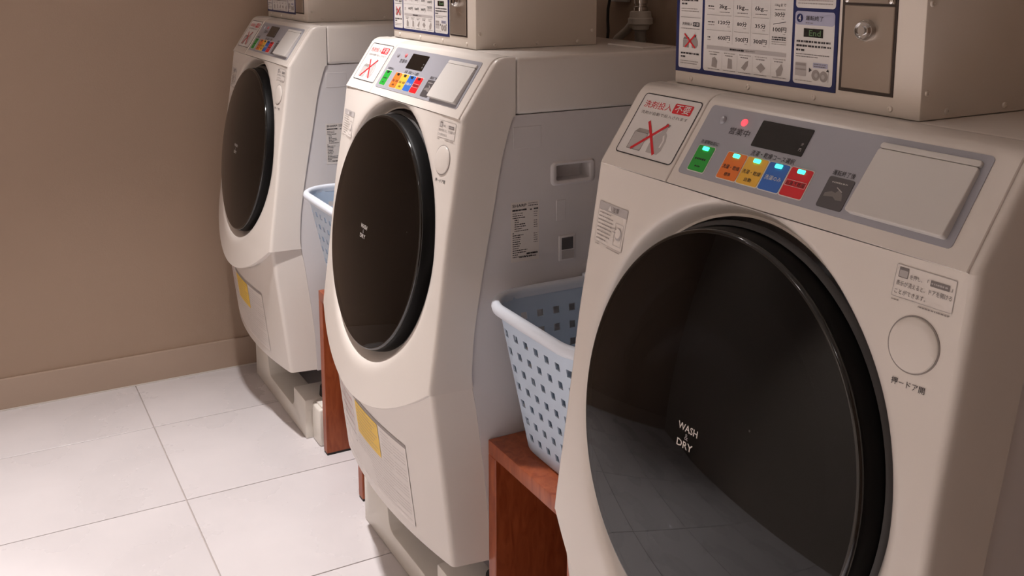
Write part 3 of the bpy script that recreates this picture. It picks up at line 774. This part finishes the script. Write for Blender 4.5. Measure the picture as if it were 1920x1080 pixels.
# ------------------------------------------------------------------ laundry basket
def rr_pt(t, hx, hy, r):
    """point on a rounded rectangle by perimeter fraction t, starting mid front"""
    segs = [('l', hx - r), ('a', 0), ('l', 2 * (hy - r)), ('a', 1), ('l', 2 * (hx - r)), ('a', 2), ('l', 2 * (hy - r)), ('a', 3), ('l', hx - r)]
    al = math.pi / 2 * r; L = sum(s[1] if s[0] == 'l' else al for s in segs); d = (t % 1.0) * L
    x, y = 0.0, -hy; k = 0
    dirs = [(1, 0), (0, 1), (-1, 0), (0, -1), (1, 0)]; cs = [(hx - r, -hy + r), (hx - r, hy - r), (-hx + r, hy - r), (-hx + r, -hy + r)]
    di = 0
    for s in segs:
        l = s[1] if s[0] == 'l' else al
        if d <= l or s is segs[-1]:
            if s[0] == 'l': return (x + dirs[di][0] * d, y + dirs[di][1] * d)
            a = math.radians(-90 + 90 * s[1]) + (d / r); c = cs[s[1]]
            return (c[0] + r * math.cos(a), c[1] + r * math.sin(a))
        d -= l
        if s[0] == 'l': x += dirs[di][0] * l; y += dirs[di][1] * l
        else:
            a = math.radians(-90 + 90 * (s[1] + 1)); c = cs[s[1]]; x, y = c[0] + r * math.cos(a), c[1] + r * math.sin(a); di += 1
    return (x, y)
def make_basket(cx, cy, z0, label):
    org = (cx, cy, z0 + ZF)
    root = empty('laundry_basket', org, label, 'basket', 'laundry baskets on the wooden stands')
    Hh = .278; NC = 37
    def half(z):
        k = z / Hh; return (.150 + .015 * k, .130 + .060 * k, .056 + .018 * k)
    cols = []
    for c in range(NC):
        for f in (0.0, .60): cols.append((c + f + .23) / NC)
    zr = [.006]
    for r in range(7): zr += [.030 + r * .0325, .030 + r * .0325 + .0135]
    zr += [.262, Hh]
    sh = B(); rows = []
    for z in zr:
        hx, hy, rr_ = half(z); row = []
        for t in cols:
            x, y = rr_pt(t, hx, hy, rr_); row.append((cx + x, cy + y, z0 + z))
        rows.append(row)
    n = len(cols); vs = [p for r in rows for p in r]; fs = []
    for i in range(len(rows) - 1):
        hole_row = (i % 2 == 1) and 1 <= i <= 13
        for k in range(n):
            if hole_row and k % 2 == 1: continue
            fs.append((i * n + k, i * n + (k + 1) % n, (i + 1) * n + (k + 1) % n, (i + 1) * n + k))
    # rounded bottom edge and base
    for s_, dz in ((.985, .0025), (.955, 0.0), (.5, 0.0), (.02, 0.0)):
        hx, hy, rr_ = half(.006); base = len(vs)
        for t in cols:
            x, y = rr_pt(t, hx, hy, rr_); vs.append((cx + x * s_, cy + y * s_, z0 + dz))
        prev = base - n if s_ != .985 else 0
        for k in range(n): fs.append((prev + (k + 1) % n, prev + k, base + k, base + (k + 1) % n))
    sh.add(vs, fs)
    o = sh.build('shell', 'basket_blue', root, org, smooth=50)
    md = o.modifiers.new('thickness', 'SOLIDIFY'); md.thickness = .0024; md.offset = -1
    bpy.context.view_layer.update()
    me = bpy.data.meshes.new_from_object(o.evaluated_get(bpy.context.evaluated_depsgraph_get())); o.modifiers.clear(); o.data = me
    for p in me.polygons: p.use_smooth = True
    me.set_sharp_from_angle(angle=math.radians(32))
    rim = B(); hx, hy, rr_ = half(Hh); prof = []
    N = 96
    sec = [(-.004, -.012), (.004, -.0135), (.0105, -.011), (.0125, -.004), (.0105, .003), (.005, .0062), (-.001, .0060), (-.0045, .002), (-.004, -.004)]
    rws = []
    for k in range(N + 1):
        x, y = rr_pt(k / N, hx, hy, rr_); x2, y2 = rr_pt(k / N, hx + .01, hy + .01, rr_ + .01)
        nx, ny = x2 - x, y2 - y; l = math.hypot(nx, ny); nx /= l; ny /= l
        rws.append([(cx + x + nx * a, cy + y + ny * a, z0 + Hh + q) for a, q in sec + sec[:1]])
    rim.grid(rws)
    rim.build('rim', 'basket_rim', root, org, smooth=60, weld=True, recalc=True)
    for sx in (-1, 1):
        hd = B().box(cx + sx * (hx + .002) - .006, cx + sx * (hx + .002) + .006, cy - .012 + .03, cy + .012 + .03, z0 + Hh + .001, z0 + Hh + .012, .003, 2)
        hd.build('handle_clip', 'basket_rim', root, org, smooth=40)
    return root

# ------------------------------------------------------------------ place everything
OFF = {3: (0, 0), 2: (-1.0, -.002), 1: (-2.0277, .001)}
m3 = make_machine(); c3 = make_coin_box(); b3 = make_base()
def moved(src, k, dx=0.0):
    o = src if k == 3 else copy_tree(src)
    o.location.x += OFF[k][0] + dx; o.location.y += OFF[k][1]; return o
m2 = moved(m3, 2); m1 = moved(m3, 1); c2 = moved(c3, 2); c1 = moved(c3, 1); b2 = moved(b3, 2, -.030); b1 = moved(b3, 1)
m3['label'] = 'white washer-dryer nearest the camera, at right, with its course lamps lit green'
m2['label'] = 'white washer-dryer standing in the middle, between the two wooden stands'
m1['label'] = 'white washer-dryer farthest away, next to the beige wall'
c3['label'] = 'cream metal coin box on the nearest washer-dryer, its price list readable'
c2['label'] = 'cream metal coin box on the middle washer-dryer, water tap behind it'
c1['label'] = 'cream metal coin box on the farthest washer-dryer, by the beige wall'
b3['label'] = 'white plastic raised base under the nearest washer-dryer'
b2['label'] = 'white plastic raised base under the middle washer-dryer'
b1['label'] = 'white plastic raised base under the farthest washer-dryer, by the beige wall'
def walk(o):
    for c in kids(o):
        yield c
        yield from walk(c)
for c in walk(m3):                                   # only the nearest machine is switched on
    nm = c.name.split('.')[0]
    if nm in ('course_lamp', 'service_lamp'):
        c.material_slots[0].link = 'OBJECT'; c.material_slots[0].material = MATS['led_on' if nm == 'course_lamp' else 'lamp_red_on']
make_stand(-.4905, -.412, 'reddish-brown wooden stand between the nearest and the middle washer-dryer')
make_stand(-1.4700, -.412, 'reddish-brown wooden stand between the middle and the farthest washer-dryer')
make_basket(-.306, -.240, -.2595, 'pale blue perforated laundry basket beside the nearest washer-dryer')
make_basket(-1.300, -.262, -.2595, 'pale blue perforated laundry basket beside the farthest washer-dryer')

# ------------------------------------------------------------------ plumbing behind the middle machine
def plumbing():
    org = (-.768, .14, .50 + ZF)
    t = empty('water_tap', org, 'chrome wall tap with a white hose coupling behind the middle coin box', 'tap')
    b = B().tube([(-.768, .158, .560), (-.768, .120, .560), (-.768, .112, .556), (-.768, .110, .545), (-.768, .110, .500)], .011, 14)
    b.lathe([(.026, .158), (.026, .152), (.018, .150)], lambda r, a, h: (-.768 + r * math.cos(a), h, .560 + r * math.sin(a)), 24)
    b.lathe([(.0135, .520), (.0155, .518), (.0155, .508), (.0135, .506), (.0135, .502), (.0165, .500), (.0165, .492), (.013, .491)], lambda r, a, h: (-.768 + r * math.cos(a), .110 + r * math.sin(a), h), 20)
    b.tube([(-.768, .110, .560), (-.768, .098, .592)], .006, 10); b.tube([(-.792, .096, .594), (-.744, .096, .594)], .006, 10)
    b.build('spout', 'chrome', t, org, smooth=40)
    b = B().lathe([(.018, .492), (.023, .490), (.024, .478), (.027, .476), (.027, .464), (.020, .462), (.018, .452), (.014, .450)], lambda r, a, h: (-.768 + r * math.cos(a), .110 + r * math.sin(a), h), 24)
    b.box(-.800, -.790, .102, .118, .452, .482, .002)
    b.build('hose_coupling', 'hose_white', t, org, smooth=40)
    b = B(); pr = []
    pts = [Vector((-.768, .110, .455)), Vector((-.764, .108, .42)), Vector((-.757, .105, .38)), Vector((-.755, .105, .30)), Vector((-.755, .105, .10))]
    path = []; rad = []
    for i in range(len(pts) - 1):
        n = 10
        for k in range(n):
            path.append(pts[i].lerp(pts[i + 1], k / n)); rad.append(.0135 if (len(path) % 2) else .0115)
    b.tube(path, rad, 14)
    tag(b.build('inlet_hose', 'hose_grey', smooth=60), 'grey ribbed water hose hanging below the chrome tap', 'hose')
    b = B().tube([(-.790, .112, .470), (-.815, .108, .448), (-.845, .104, .428), (-.870, .100, .395)], [.010, .009, .009, .009], 12)
    tag(b.build('drain_strap', 'hose_white', smooth=60), 'short pale pipe slanting down beside the tap', 'pipe')
    o = empty('wall_outlet', (-.91, .158, .53 + ZF), 'cream wall socket plate above the black cord behind the machines', 'socket')
    oo = (-.91, .158, .53 + ZF)
    B().box(-.945, -.875, .150, .16, .506, .626, .003).build('plate', 'hose_white', o, oo, smooth=40)
    B().box(-.926, -.900, .120, .151, .512, .540, .003).build('plug', 'cord_black', o, oo, smooth=40)
    b = B().tube([(-.914, .128, .514), (-.915, .124, .490), (-.910, .120, .465), (-.904, .118, .440), (-.906, .116, .41), (-.908, .114, .30)], .0034, 8)
    tag(b.build('power_cord', 'cord_black', smooth=60), 'thin black power cord hanging from the wall socket', 'cord')
    b = B().tube([(-.940, .080, .472), (-.930, .085, .448), (-.920, .09, .425), (-.915, .095, .35)], .0042, 8)
    tag(b.build('black_cable', 'cord_black', smooth=60), 'short black cable leaving the back of the middle coin box', 'cord')
plumbing()
